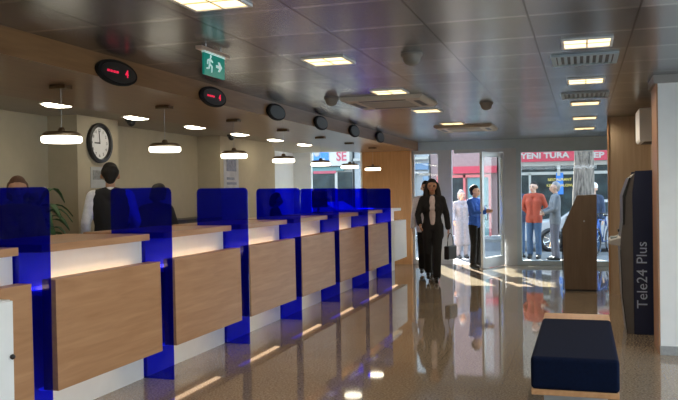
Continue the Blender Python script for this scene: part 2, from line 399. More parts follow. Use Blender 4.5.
def vent(loc, label):
    t = thing('ceiling_vent', label, 'vent', loc, 0, 'square ceiling vents')
    MB().box(-.26, .26, -.26, -.225, -.016, 0).box(-.26, .26, .225, .26, -.016, 0).box(-.26, -.225, -.225, .225, -.016, 0).box(.225, .26, -.225, .225, -.016, 0).build('frame', ALUD, t)
    part('backing', BLACK, t, -.225, .225, -.225, .225, -.003, 0)
    for i in range(9):
        x = -.20 + i*.05
        MB().prism([(x-.012, -.014), (x-.006, -.014), (x+.014, -.003), (x+.008, -.003)], -.225, .225).build('slat', ALUD, t)
    return t
v = vent((.03, 6.78, HC), 'slatted square ceiling vent behind the nearest light of the right row')
dup(v, (.04, 9.35, HC), 'slatted square ceiling vent farther back in the right row of lights')
def cassette(loc, label):
    t = thing('cassette_unit', label, 'air conditioner', loc, 0, 'ceiling cassette units')
    MB().prism([(-.48, -.02), (-.44, -.05), (.44, -.05), (.48, -.02), (.48, 0), (-.48, 0)], -.475, .475).build('panel', BEIGE, t, .006)
    part('grille', mat('grey_grille', (.40, .38, .36), .6, var=.2, scale=3, stretch=(1, 60, 1)), t, -.27, .27, -.27, .27, -.056, -.05)
    for (a, b, c, d2) in ((-.27, .27, -.41, -.34), (-.27, .27, .34, .41), (-.41, -.34, -.27, .27), (.34, .41, -.27, .27)):
        part('air_outlet', DARK, t, a, b, c, d2, -.053, -.045)
    return t
c0 = cassette((-2.15, 8.95, HC), 'large beige ceiling cassette air conditioner nearer to the camera')
dup(c0, (-1.86, 13.25, HC), 'ceiling cassette air conditioner farther back near the entrance')
def sensor(loc, label):
    o = MB().lathe([(.085, 0), (.085, -.018), (.07, -.03), (.065, -.06), (.045, -.085), (.015, -.095)], n=20).build('smoke_detector', mat('detector_plastic', (.22, .20, .18), .5), smooth=True)
    o.location = loc; tag(o, label, 'smoke detector', 'ceiling detectors'); return o
sensor((-1.26, 6.0, HC), 'round smoke detector on metal ceiling in front of the cassette unit, nearest')
sensor((-1.11, 9.68, HC), 'round smoke detector on metal ceiling nearest to the entrance')
sensor((-2.70, 8.42, HC), 'round smoke detector just left of the near cassette unit')

# pendants, their canopies sit on the soffit
t0 = None
def pendant(loc):
    t = thing('pendant_lamp', '', 'pendant lamp', loc, 0, 'disc pendants over the counter')
    MB().box(-.075, .075, -.05, .05, -.03, 0).build('canopy', BRONZE, t, .004)
    MB().tube([(0, 0, -.03), (0, 0, -.345)], .0018, 6).build('suspension_rod', ALU, t)
    MB().lathe([(.02, -.34), (.03, -.36), (.028, -.37), (.13, -.377), (.150, -.393), (.150, -.413), (.01, -.413)], n=28).build('cap', BRONZE, t, smooth=False)
    MB().lathe([(.01, -.413), (.152, -.413), (.158, -.419), (.158, -.451), (.148, -.463), (.01, -.465)], n=28).build('diffuser', LAMPW, t)
    return t
pl = ['nearest, left of the clock', 'second from the left edge', 'third from left, by the wall poster', 'fourth from the left', 'left one before the street window', 'right one before the street window', 'farthest, before wooden wall']
for k in range(7):
    if t0 is None: o = t0 = pendant((-4.0, 5.34, HS))
    else: o = dup(t0, (-4.0, 5.34 + 1.63*k, HS))
    o['label'] = 'glowing white disc pendant over the counter, ' + pl[k]
# downlights
o0 = None
for k in range(-1, 6):
    if o0 is None:
        o = o0 = thing('downlight', '', 'ceiling light', (-4.99, 6.62 + 1.46*k, HB), 0, 'recessed downlights behind the counter')
        MB().lathe([(.17, 0), (.185, -.004), (.18, -.014), (.16, -.014), (.16, 0)], n=28).build('trim_ring', WPAINT, o)
        MB().lathe([(.16, 0), (.155, -.018), (.12, -.034), (.06, -.042), (.02, -.044)], n=28).build('lens', DOWN, o)
    else: o = dup(o0, (-4.99, 6.62 + 1.46*k, HB))
    o['label'] = 'round downlight in the cream ceiling behind the counter, ' + ['out of sight at the left edge', 'nearest', 'second nearest', 'third nearest', 'fourth nearest', 'second farthest', 'farthest by the window'][k+1]
# dome cameras on the cream ceiling
for (x, y, lb) in ((-5.25, 8.35, 'small black dome camera on the cream ceiling, right of the clock'), (-5.25, 11.2, 'small black dome camera on the cream ceiling, above the wall poster')):
    o = thing('dome_camera', lb, 'security camera', (x, y, HB+.003), 0, 'dome cameras')
    MB().lathe([(.07, 0), (.07, -.03), (.06, -.035), (.02, -.036)], n=20).build('base', DARK, o); MB().lathe([(.055, -.035), (.048, -.065), (.03, -.085), (.006, -.095)], n=20).build('dome', BLACK, o, smooth=True)
# oval number displays on the soffit face
o0 = None
for k in range(6):
    if o0 is None:
        o = o0 = thing('number_display', '', 'display', (-3.45, 5.27, 2.555), 0, 'oval queue displays')
        n = 36; pts = [(.27*math.cos(2*PI*i/n), .098*math.sin(2*PI*i/n)) for i in range(n)]; pi_ = [(.235*math.cos(2*PI*i/n), .075*math.sin(2*PI*i/n)) for i in range(n)]
        MB().prism(pts, 0, .035, 'x').build('housing', mat('matt_black_plastic', (.012, .011, .011), .7, spec=.2), o, .008); MB().prism(pi_, .035, .041, 'x').build('display_window', BLACK, o)
        m = MB()
        for y in (-.15, -.11, -.07, -.03): m.box(.041, .045, y-.013, y+.013, -.008, .008)
        m.build('red_dots', REDLED, o)
        text('red_numeral', '4', .085, (.043, .10, 0), (PI/2, 0, PI/2), REDLED, o)
    else:
        o = dup(o0, (-3.45, 5.27 + 1.645*k, 2.548 + .006*k))
        if k > 1:
            for ch in list(o.children):
                if ch.name.startswith('red'): bpy.data.objects.remove(ch)
    o['label'] = 'oval black queue display on the wooden soffit, ' + ['nearest, with red digits', 'second, with red digits, below exit sign', 'third from the left', 'fourth from the left', 'fifth from the left', 'farthest'][k]

# exit sign
GRN = mat('green_sign', (.0, .20, .16), .4, emit=.16, ecol=(0, .55, .42), var=.05); SIGNW = mat('sign_white', (.75, .95, .92), .4, emit=.25, ecol=(.7, .95, .9))
t = thing('exit_sign', 'green emergency exit sign with running figure and arrow hanging from ceiling', 'sign', (-2.555, 5.17, HC))
part('ceiling_bar', mat('sign_bar', (.7, .55, .45), .3, .5), t, -.025, .025, -.23, .23, -.055, -.03)
for y in (-.12, .12): MB().tube([(0, y, 0), (0, y, -.03)], .006).build('hanger', ALU, t)
part('edge_lamp', SIGNW, t, -.012, .012, -.165, .165, -.068, -.055); part('sign_plate', GRN, t, -.008, .008, -.165, .165, -.222, -.068)
def man_icon(m, y, z, s):
    m.ball((.010, y+.01*s, z+.05*s), .012*s, .3, 1, 1)
    for a, b in (((0, .035), (-.012, 0)), ((-.012, 0), (.022, -.015)), ((.022, -.015), (.018, -.05)), ((-.012, 0), (-.02, -.03)), ((-.02, -.03), (-.05, -.035)), ((0, .03), (.03, .015)), ((0, .03), (-.035, .02)), ((-.035, .02), (-.04, -.002))):
        m.capsule((.010, y+a[0]*s, z+a[1]*s), .006*s, (.010, y+b[0]*s, z+b[1]*s), .006*s, 6, 2)
m = MB(); man_icon(m, -.075, -.138, 1.1); m.build('running_figure', SIGNW, t)
m = MB(); m.prism([(.02, -.152), (.07, -.152), (.05, -.177), (.075, -.177), (.115, -.142), (.075, -.107), (.05, -.107), (.07, -.132), (.02, -.132)], .008, .012, 'x'); m.build('arrow', SIGNW, t)

# ------------------------------------------------------------------ right side machines
# customer kiosk
t = thing('self_service_kiosk', 'brown self service kiosk with sloped top standing by the shop window', 'kiosk', (0, 12.75, 0))
prof = [(-.29, .03), (-.31, .99), (-.085, 1.50), (.21, 1.51), (.20, .03)]
inn = [(-.265, .03), (-.285, .985), (-.07, 1.475), (.20, 1.48), (.19, .03)]
MB().prism(inn, .03, .57).build('body', DARK, t, .004)
MB().prism(prof, 0, .03).build('side_panel', BROWN, t, .004); MB().prism(prof, .57, .60).build('side_panel', BROWN, t, .004)
MB().prism([(-.31, .02), (-.295, .02), (-.31, .99), (-.325, .985)], -.004, 0).build('edge_strip', BLACK, t)
part('plinth', BLACK, t, -.27, .19, .02, .58, 0, .03)
sd = Vector((.225, 0, .51)).normalized(); 
MB().prism([(-.30 + .02, 1.03), (-.105, 1.42), (-.118, 1.426), (-.293, 1.036)], .10, .50).build('screen', mat('kiosk_screen', (.05, .12, .25), .15), t)
part('keypad', ALU, t, -.325, -.285, .18, .42, .88, .93)
MB().lathe([(.012, -.004), (.012, 0)], .02, 1.1, 12, 'y').build('bolt', ALUD, t)
# cash machine
t = thing('cash_machine', 'tall navy and grey cash machine standing beside the white pillar', 'cash machine', (0, 9.1, 0))
MB().prism([(.45, 0), (.41, .40), (.39, .95), (.40, 1.10), (.43, 1.30), (.43, 1.50), (.50, 1.72), (.56, 1.77), (.96, 1.77), (.96, 0)], .02, .66).build('body', mat('atm_grey', (.13, .12, .115), .4, .2), t, .006)
sp_ = [(.525, 0), (.52, 1.55), (.55, 1.79), (.96, 1.80), (.96, 0)]
MB().prism(sp_, 0, .02).build('side_panel', NAVYP, t, .003); MB().prism(sp_, .66, .68).build('side_panel', NAVYP, t, .003)
MB().prism([(.44, 1.20), (.42, 1.20), (.42, 1.52), (.49, 1.72), (.51, 1.72), (.45, 1.5)], .0, .68).build('screen_hood', BLACK, t, .003)
part('screen', mat('atm_screen', (.05, .1, .2), .12), t, .424, .432, .16, .52, 1.24, 1.5)
MB().prism([(.28, .985), (.28, 1.02), (.40, 1.06), (.40, .96)], .03, .65).build('keypad_shelf', GREY, t, .006)
part('keypad', ALUD, t, .30, .37, .25, .43, 1.03, 1.055)
part('card_slot', BLACK, t, .385, .40, .46, .58, 1.10, 1.13)
MB().prism([(.455, .02), (.448, .02), (.405, .40), (.388, .93), (.395, .93), (.413, .40)], -.002, .02).build('edge_seam', BLACK, t)
LET = mat('lettering_grey', (.42, .50, .68), .5)
for i, ch in enumerate(('Tele24', 'Plus')): text('side_lettering', ch, .155, (.615, -.003, (.285, .77)[i]), (PI/2, -PI/2, 0), LET, t, ext=.002, align='LEFT')
# white box high on the far right wall
t = thing('wall_air_conditioner', 'white box mounted high on the wall above the cash machine', 'air conditioner', (1.02, 10.0, 2.16))
MB().prism([(-.36, .03), (-.34, 0), (0, 0), (0, .40), (-.36, .40)], 0, .7).build('casing', WPAINT, t, .008)
part('air_outlet', DARK, t, -.30, -.16, .06, .64, -.006, .001)

# bench
t = thing('bench', 'navy upholstered bench with pale wooden tray in the right foreground', 'bench', (-.065, 5.45, 0))
part('base_board', WOODB, t, -.283, .283, 0, 2.04, .205, .245, bevel=.004)
part('end_block', WOODB, t, -.283, .283, 1.66, 2.04, .245, .455, bevel=.006)
o = part('cushion', NAVY, t, -.286, .286, -.012, 1.655, .245, .468); b = o.modifiers.new('b', 'BEVEL'); b.width = .028; b.segments = 4
for y in (.40, 1.70): part('leg', ALU, t, -.22, .22, y, y+.06, 0, .205)

# ------------------------------------------------------------------ things behind the counter
t = thing('wall_clock', 'round wall clock with thick black rim on the cream pilaster', 'clock', (-5.5, 8.03, 2.235))
MB().lathe([(.235, 0), (.24, .02), (.235, .045), (.20, .05), (.19, .03), (.19, .012), (.02, .012)], n=40, axis='x').build('rim', BLACK, t, smooth=False)
MB().lathe([(.19, .013), (.02, .0135)], n=40, axis='x').build('dial', PAPER, t)
for i in range(12):
    a = PI/2 - i*PI/6
    text('numeral', str(i or 12), .05, (.016, .15*math.cos(a), .15*math.sin(a)), (PI/2, 0, PI/2), BLACK, t, ext=.001)
MB().prism([(.012, -.008), (.012, .008), (-.10, .007), (-.10, -.007)], .017, .021, 'x').build('hour_hand', BLACK, t)
MB().prism([(-.006, -.01), (.006, -.01), (-.012, .145), (-.022, .145)], .022, .025, 'x').build('minute_hand', BLACK, t)
# poster and notice
o = tag(MB().box(-5.5, -5.494, 11.42, 11.98, 1.70, 2.27).build('wall_poster', mat('poster_grey', (.50, .50, .56), .7, var=.12, scale=6)), 'framed grey poster on the cream wall above the third blue screen', 'poster')
MB().box(-5.494, -5.488, 11.52, 11.88, 1.98, 2.2).box(-5.494, -5.488, 11.52, 11.88, 1.76, 1.80).box(-5.494, -5.488, 11.52, 11.80, 1.84, 1.88).build('printed_area', mat('poster_print', (.24, .26, .36), .7, var=.3, scale=20), o)
o = tag(MB().box(-5.5, -5.494, 7.86, 8.18, 1.70, 1.95).build('notice', mat('notice_paper', (.42, .42, .42), .8)), 'grey paper notice pinned under the wall clock', 'notice')
MB().box(-5.494, -5.490, 7.90, 8.14, 1.80, 1.91).build('printed_area', mat('notice_print', (.22, .22, .22), .8, var=.3, scale=30), o)
# low sideboard with dark top
t = thing('sideboard', 'low sideboard with dark top against the cream wall behind the counter', 'sideboard', (-5.88, 8.62, .15))
part('body', BROWN, t, 0, .42, 0, 2.56, 0, 1.06); part('top', BLACK, t, 0, .45, -.02, 2.58, 1.06, 1.10)
# plant
t = thing('potted_plant', 'leafy dark green potted plant left of the clock pilaster', 'plant', (-5.40, 6.80, .15))
MB().lathe([(.13, 0), (.17, .02), (.20, .42), (.18, .42), (.17, .38), (.01, .38)], n=24).build('pot', mat('terracotta', (.25, .12, .07), .7), t, smooth=True)
MB().tube([(0, 0, .36), (.01, 0, .8), (0, .01, 1.25)], [.025, .02, .012]).build('stem', mat('stem_brown', (.10, .08, .03), .7), t, smooth=True)
LEAF = mat('leaf_green', (.035, .10, .03), .45, var=.35, scale=14)
lm = MB()
for i in range(46):
    a = i*2.4; base = Vector((0, 0, .85 + .52*(i/46))); l = .22 + random.random()*.16; up = .25 + random.random()*.5
    dx, dy = math.cos(a), math.sin(a); prev = None
    for q in range(7):
        f = q/6; p = base + Vector((dx*l*f, dy*l*f, up*l*math.sin(f*2.4)*1.1 - .12*f*f)); w = .055*math.sin(PI*min(1, f*.92+.06))+.004
        s_ = Vector((-dy, dx, 0))*w
        cur = [lm.bm.verts.new(p - s_), lm.bm.verts.new(p + Vector((0, 0, -.012))), lm.bm.verts.new(p + s_)]
        if prev:
            lm.bm.faces.new((prev[0], prev[1], cur[1], cur[0])); lm.bm.faces.new((prev[1], prev[2], cur[2], cur[1]))
        prev = cur
lo = lm.build('foliage', LEAF, t, smooth=True); sm_ = lo.modifiers.new('s', 'SOLIDIFY'); sm_.thickness = .003
# monitors on the worktops
def monitor(loc, rz, label):
    t = thing('monitor', label, 'monitor', loc, rz, 'monitors on the counter')
    part('base', BLACK, t, -.11, .11, -.08, .08, 0, .015, bevel=.004); MB().box(-.02, .02, .02, .04, .015, .14).build('stand', BLACK, t)
    part('display', BLACK, t, -.21, .21, -.015, .02, .09, .36, bevel=.006); part('screen', mat('screen_glass', (.03, .04, .06), .1), t, -.195, .195, -.018, -.015, .105, .345)
    return t
mo = monitor((-4.14, 12.2, 1.275), math.radians(75), 'black desk monitor seen through the blue screens before the street window')

# ------------------------------------------------------------------ people
def remesh(mb, vox, smooth=3):
    me = mb.mesh('tmp'); o = bpy.data.objects.new('tmp', me); C.objects.link(o)
    r = o.modifiers.new('r', 'REMESH'); r.mode = 'VOXEL'; r.voxel_size = vox
    s = o.modifiers.new('s', 'SMOOTH'); s.factor = .5; s.iterations = smooth
    bpy.context.view_layer.update()
    out = bpy.data.meshes.new_from_object(o.evaluated_get(bpy.context.evaluated_depsgraph_get()))
    bpy.data.objects.remove(o)
    for p in out.polygons: p.use_smooth = True
    return out
def link_mesh(name, me, m, parent, scale):
    me.materials.clear(); me.materials.append(m)
    for p in me.polygons: p.material_index = 0
    o = bpy.data.objects.new(name, me); C.objects.link(o); o.parent = parent; o.scale = (scale,)*3
    return o

def person(loc, rz, h, label, top=SUIT, trousers=TROUS, shoe=SHOE, hair='short', hairm=HAIRD, skin=SKIN, inner=None,
           arms=None, legs=None, head=(0, 0), lean=0., vox=.011, top_len=.86, sleeves=True, vest=None, female=False, coat=False, cap=None):
    """faces local -Y. arms: {'L':(elbow,wrist),'R':...} relative to 1.75 m figure. legs: {'L':(knee,ankle)}"""
    t = thing('person', label, 'person', loc, rz)
    s = h/1.75
    sw = .165 if female else .185
    A = {'L': (Vector((.235, .02, 1.14)), Vector((.25, -.06, .90))), 'R': (Vector((-.235, .02, 1.14)), Vector((-.25, -.06, .90)))}
    if arms:
        for k, v in arms.items(): A[k] = (Vector(v[0]), Vector(v[1]))
    G = {'L': (Vector((.095, -.02, .49)), Vector((.10, .01, .085))), 'R': (Vector((-.095, -.02, .49)), Vector((-.10, .01, .085)))}
    if legs:
        for k, v in legs.items(): G[k] = (Vector(v[0]), Vector(v[1]))
    R = Matrix.Rotation(lean, 4, 'X')
    piv = Vector((0, 0, .95))
    def T(p): p = Vector(p); return R @ (p - piv) + piv
    HR = Matrix.Rotation(head[0], 4, 'Z') @ Matrix.Rotation(head[1], 4, 'X'); hp = Vector((0, 0, 1.52))
    def HD(p): return T(HR @ (Vector(p) - hp) + hp)
    def torso(mb, g, vest=False):
        mb.capsule((-.075, 0, .94), .095+g, (.075, 0, .94), .095+g)
        for sx in (-1, 1):
            mb.capsule(T((sx*.065, 0, .97)), .092+g, T((sx*.055, .0, 1.12)), (.078 if female else .088)+g)
            mb.capsule(T((sx*.055, 0, 1.12)), (.078 if female else .088)+g, T((sx*.08, .0, 1.30)), .098+g)
            mb.capsule(T((sx*.08, .0, 1.30)), .095+g, T((sx*.10, .01, 1.38)), .075+g)
            mb.capsule(T((sx*.03, .01, 1.43)), .065+g, T((sx*(sw-(.06 if vest else .01)), .01, 1.42)), .052+g)
        if female:
            for sx in (-1, 1): mb.capsule(T((sx*.07, -.07, 1.27)), .062+g, T((sx*.07, -.05, 1.30)), .055+g)
    def arm(mb, k, g, upto=1.):
        sx = 1 if k == 'L' else -1; e, w = A[k]; e, w = T(e), T(w)
        mb.capsule(T((sx*sw, .01, 1.41)), .052+g, e, .040+g)
        mb.capsule(e, .040+g, e.lerp(w, upto), .029+g + (.006 if upto < 1 else 0))
    def hand(mb, k):
        sx = 1 if k == 'L' else -1; e, w = A[k]; e, w = T(e), T(w); d = (w - e).normalized()
        side = d.cross(Vector((sx, 0, 0))); side = side.normalized() if side.length > .1 else Vector((0, -1, 0))
        nrm = d.cross(side).normalized()
        if nrm.x*sx > 0: nrm = -nrm           # palm towards the body
        for i, (o_, ln) in enumerate(((-.03, .065), (-.01, .078), (.01, .072), (.03, .055))):
            b0 = w + d*.02 + side*o_*.7; b1 = w + d*.085 + side*o_
            mb.capsule(w, .018, b1, .012)
            m1 = b1 + d*ln*.5 + nrm*.008; m2 = m1 + d*ln*.42 + nrm*.024
            mb.capsule(b1, .0095, m1, .009, 8, 3); mb.capsule(m1, .009, m2, .0075, 8, 3)
        b = w + d*.03 - side*.02; m1 = b - side*.04 + d*.025 + nrm*.012; m2 = m1 + d*.03 + nrm*.012
        mb.capsule(b, .013, m1, .011, 8, 3); mb.capsule(m1, .011, m2, .009, 8, 3)
    def leg(mb, k, g, ga=None, low=0.):
        sx = 1 if k == 'L' else -1; kn, an = G[k]; ga = g if ga is None else ga
        mb.capsule((sx*.085, 0, .92), .088+g, kn, .056+g); mb.capsule(kn, .056+g, an + (kn-an)*low, .040+ga)
    def foot(mb, k, g):
        kn, an = G[k]; d = Vector((0, -1, 0)); 
        drop = an.z - .085
        toe = an + Vector((0, -.15, -.05 - (0 if drop < .03 else drop*.55))); toe.z = max(toe.z, .035)
        heel = an + Vector((0, .035, -.045)); heel.z = max(heel.z, .038)
        mb.capsule(heel, .034+g, toe, .028+g); mb.capsule(an, .036+g, heel, .034+g); mb.capsule(an, .036+g, an.lerp(toe, .6), .03+g)
    # body: one continuous mesh
    b = MB(); torso(b, 0)
    for k in 'LR': arm(b, k, 0); hand(b, k); leg(b, k, 0); foot(b, k, -.008)
    b.capsule(T((0, .012, 1.42)), .055, HD((0, .01, 1.56)), .05)
    b.capsule(HD((0, .015, 1.66)), .088, HD((0, -.012, 1.645)), .085); b.capsule(HD((0, -.02, 1.62)), .072, HD((0, -.045, 1.565)), .045)
    b.capsule(HD((0, -.100, 1.645)), .012, HD((0, -.112, 1.612)), .017); b.capsule(HD((0, -.09, 1.61)), .02, HD((0, -.085, 1.585)), .026)
    for sx in (-1, 1): b.capsule(HD((sx*.085, .015, 1.645)), .016, HD((sx*.088, .012, 1.61)), .014)
    link_mesh('body', remesh(b, min(vox, .010), 2), skin, t, s)
    for sx in (-1, 1):
        e = MB(); c = HD((sx*.034, -.088, 1.648)); e.ball(c, .013); e.build('eye', BLACK, t, smooth=True).scale = (s,)*3
    e = MB(); e.capsule(HD((-.022, -.108, 1.578)), .008, HD((.022, -.108, 1.578)), .008, 8, 3); e.build('mouth', LIP, t, smooth=True).scale = (s,)*3
    # clothes
    b = MB(); torso(b, .016)
    b.capsule(T((0, .012, 1.40)), .06, T((0, .015, 1.475)), .062)
    if coat:
        for sx in (-1, 1): b.capsule((sx*.08, 0, .95), .12, (sx*.09, 0, .42), .13)
    elif top_len < .9:
        for sx in (-1, 1): b.capsule((sx*.08, 0, .95), .112, (sx*.085, 0, top_len), .108)
    if sleeves:
        for k in 'LR': arm(b, k, .014, .93)
    link_mesh('coat' if coat else ('jacket' if inner else 'shirt'), remesh(b, vox), top, t, s)
    if inner:   # the open front of the jacket shows the top worn under it
        b = MB(); b.capsule(T((0, -.062, 1.02)), .055, T((0, -.072, 1.28)), .062); b.capsule(T((0, -.072, 1.28)), .062, T((0, -.045, 1.44)), .05)
        if female: b.capsule(T((-.045, -.085, 1.27)), .058, T((.045, -.085, 1.27)), .058)
        link_mesh('blouse', remesh(b, vox), inner, t, s)
    if vest:
        b = MB(); torso(b, .026, vest=True); link_mesh('vest', remesh(b, vox), vest, t, s)
    b = MB(); b.capsule((-.075, 0, .94), .105, (.075, 0, .94), .105)
    for k in 'LR': leg(b, k, .014, .03, .08)
    link_mesh('trousers', remesh(b, vox), trousers, t, s)
    for k in 'LR':
        b = MB(); foot(b, k, .006); link_mesh('shoe', remesh(b, .008), shoe, t, s)
    b = MB()
    if hair != 'none':
        b.capsule(HD((0, .035, 1.675)), .096, HD((0, .018, 1.70)), .082)
        b.capsule(HD((0, .05, 1.66)), .085, HD((0, .055, 1.60)), .06)
        if hair == 'long':
            for sx in (-1, 1):
                b.capsule(HD((sx*.075, .02, 1.67)), .045, HD((sx*.10, .02, 1.56)), .05); b.capsule(HD((sx*.10, .02, 1.56)), .05, T((sx*.115, .0, 1.40)), .055); b.capsule(T((sx*.115, .0, 1.40)), .055, T((sx*.10, -.04, 1.28)), .04)
            b.capsule(HD((0, .06, 1.64)), .09, T((0, .09, 1.36)), .085)
        if hair == 'bob':
            for sx in (-1, 1): b.capsule(HD((sx*.06, .03, 1.68)), .042, HD((sx*.072, .03, 1.57)), .036)
            b.capsule(HD((0, .06, 1.64)), .085, HD((0, .07, 1.55)), .07)
        link_mesh('hair', remesh(b, .010), hairm, t, s)
    if cap:
        b = MB(); b.capsule(HD((0, .03, 1.70)), .103, HD((0, -.005, 1.705)), .097); b.capsule(HD((-.04, -.10, 1.69)), .018, HD((.04, -.10, 1.69)), .018); b.capsule(HD((-.035, -.15, 1.683)), .014, HD((.035, -.15, 1.683)), .014); b.capsule(HD((0, -.07, 1.70)), .04, HD((0, -.14, 1.686)), .02)
        link_mesh('cap', remesh(b, .012), cap, t, s)
    return t

# woman walking in
person((-2.53, 13.62, 0), math.radians(10), 1.80, 'person with long dark hair walking in, wearing a dark open jacket over pale top',
       top=SUIT, inner=PINKW, hair='long', skin=SKIN, female=True, top_len=.80,
       arms={'R': ((-.25, .01, 1.16), (-.215, -.16, 1.00)), 'L': ((.24, .05, 1.15), (.265, .02, .92))},
       legs={'L': ((.075, -.12, .50), (.06, -.10, .085)), 'R': ((-.085, -.02, .50), (-.085, .22, .16))})
t = thing('handbag', 'dark handbag hanging from the hand of the walking person in dark suit', 'handbag', (-2.23, 13.68, .40), math.radians(70))
part('bag_body', SHOE, t, -.15, .15, -.05, .05, 0, .24, bevel=.02)
MB().tube([(-.10, 0, .235)] + [(-.10*math.cos(a), 0, .24 + .22*math.sin(a)) for a in [PI*i/10 for i in range(1, 10)]] + [(.10, 0, .235)], .008).build('handle', SHOE, t, smooth=True)
# second person behind
person((-2.86, 14.75, 0), math.radians(5), 1.78, 'person in pale top and black trousers half hidden behind the walking one', top=PALE, hair='short', hairm=HAIRD, skin=SKINL,
       legs={'L': ((.095, -.08, .49), (.10, -.05, .085)), 'R': ((-.095, 0, .49), (-.10, .12, .11))})
# man in blue by the door
person((-2.13, 16.3, 0), math.radians(62), 1.70, 'person in bright blue shirt and black trousers holding the open glass door', top=BLUEC, skin=SKINL, hair='short', top_len=.9,
       arms={'L': ((.25, -.08, 1.18), (.10, -.30, 1.22)), 'R': ((-.22, -.12, 1.16), (-.10, -.33, 1.20))}, head=(.3, .05))
# pale coat person outside the door
person((-2.775, 18.8, -.02), math.radians(30), 1.62, 'person in a long pale coat with a stick outside the open door', top=cloth('pale_coat_cloth', (.30, .29, .31)), coat=True, trousers=MATS['pale_coat_cloth'], hair='bob', hairm=HAIRG, skin=SKINL,
       arms={'R': ((-.25, -.02, 1.16), (-.30, -.20, .98))}, vox=.013)
tag(MB().tube([(-3.12, 18.66, -.02), (-3.115, 18.63, .87), (-3.11, 18.69, .90), (-3.105, 18.72, .865)], .011).build('walking_stick', mat('stick_wood', (.25, .14, .07), .5), smooth=True), 'thin walking stick held by the person in the pale coat', 'stick')
# street people
person((-1.10, 18.95, -.02), math.radians(-12), 1.80, 'person in orange sweater and jeans on the pavement, hands behind back', top=ORANGE, trousers=JEANS, skin=SKINL, hair='short', vox=.013,
       arms={'L': ((.27, .07, 1.17), (.10, .15, .98)), 'R': ((-.27, .07, 1.17), (-.10, .15, .98))}, head=(-.25, 0))
person((-1.50, 19.25, -.02), math.radians(25), 1.80, 'person in navy jacket, jeans and pale cap standing left of the orange sweater', top=NAVYC, trousers=JEANS, skin=SKINL, hair='short', vox=.013, cap=cloth('teal_cap', (.25, .45, .46)))
person((-.60, 18.45, -.02), math.radians(-75), 1.78, 'person in grey shirt standing next to the brown kiosk outside', top=GREYC, trousers=GREYT, skin=SKINL, hair='short', hairm=HAIRG, vox=.013,
       arms={'L': ((.24, -.06, 1.16), (.06, -.24, 1.08)), 'R': ((-.24, -.06, 1.16), (-.06, -.25, 1.10))})
person((.27, 21.2, -.12), math.radians(-20), 1.84, 'person in white cap and navy jacket beyond the tree trunk', top=NAVYC, trousers=JEANS, skin=SKINL, hair='short', vox=.013, cap=PALE)
# tellers (on the raised floor)
person((-4.86, 7.30, .15), math.radians(213), 1.79, 'person in dark vest over white shirt standing with back turned below clock', top=PALE, vest=SUIT, skin=SKIN, hair='short', hairm=HAIRD,
       arms={'R': ((-.26, -.04, 1.15), (-.22, -.26, 1.03)), 'L': ((.25, .03, 1.15), (.27, -.07, .91))}, head=(0, .1))
person((-5.0, 6.02, .15), math.radians(40), 1.63, 'person with brown hair behind the nearest blue screen', top=SUIT, skin=SKIN, hair='bob', hairm=HAIRB, female=True, head=(0, .02))
person((-4.66, 7.80, .15), math.radians(190), 1.62, 'person in black with dark hair leaning over the desk behind second screen', top=SUIT, skin=SKIN, hair='bob', hairm=HAIRD, female=True, lean=.36,
       arms={'L': ((.25, -.12, 1.16), (.16, -.34, 1.08)), 'R': ((-.25, -.12, 1.16), (-.16, -.34, 1.08))}, head=(0, .2))
person((-4.66, 11.55, .15), math.radians(100), 1.45, 'person in black behind the fourth blue screen', top=SUIT, skin=SKIN, hair='bob', hairm=HAIRD, female=True, head=(.2, .2))

# ------------------------------------------------------------------ street
ASPH = mat('asphalt', (.10, .10, .105), .85, var=.12, scale=30); PAVE = mat('pavement_slabs', (.17, .17, .17), .8, var=.1, scale=12)
sbox('pavement', PAVE, -16, 14, YF+.12, 21.0, -.2, -.02)
sbox('road', ASPH, -16, 14, 21.0, 26.2, -.3, -.12)
sbox('pavement_far', PAVE, -16, 14, 26.2, 28.2, -.3, -.02)
sbox('side_yard', PAVE, 3.5, 16, -8, YF+.1, -.3, -.05)
# tree
BARK = mat('tree_bark', (.15, .125, .105), .9, var=.75, scale=9, stretch=(2.5, 2.5, .5), bump=.8)
t = thing('street_tree', 'thick grey barked street tree trunk seen through the shop window', 'tree', (.02, 20.3, -.02))
m = MB(); m.tube([(0, 0, 0), (-.02, 0, .3), (.0, 0, 1.2), (.03, 0, 2.4), (.0, 0, 4.2)], [.36, .29, .27, .235, .2], 18)
m.build('trunk', BARK, t, smooth=True)
m = MB()
for e in ((-2.6, .6, 5.6), (1.8, .2, 5.8), (-.4, 1.6, 6.2), (.4, -1.2, 5.9)): m.tube([(0, 0, 3.9), (e[0]*.45, e[1]*.45, 4.7), e], [.15, .11, .06])
m.build('branches', BARK, t, smooth=True)
m = MB()  # unseen crown, added and shaped to keep the sun off the shop window
for c, r in (((-2.9, 1.7, 5.9), 1.35), ((-1.6, .6, 5.8), 1.4), ((-2.4, 3.0, 6.2), 1.2), ((-3.0, 2.9, 5.1), 1.4), ((-3.7, 3.2, 5.2), 1.0), ((1.8, .2, 6.0), 1.6), ((.1, 0, 6.8), 1.8), ((.4, 1.9, 6.0), 1.5), ((2.8, 1.6, 6.4), 1.4)): m.ball(c, r, 1, 1, .8, 4)
for v_ in m.bm.verts:
    v_.co += Vector((math.sin(v_.co.y*9), math.sin(v_.co.z*11), math.sin(v_.co.x*8)))*.09
o = m.build('added_shade_crown', mat('added_crown_leaves', (.06, .13, .03), .7, var=.5, scale=9), t)
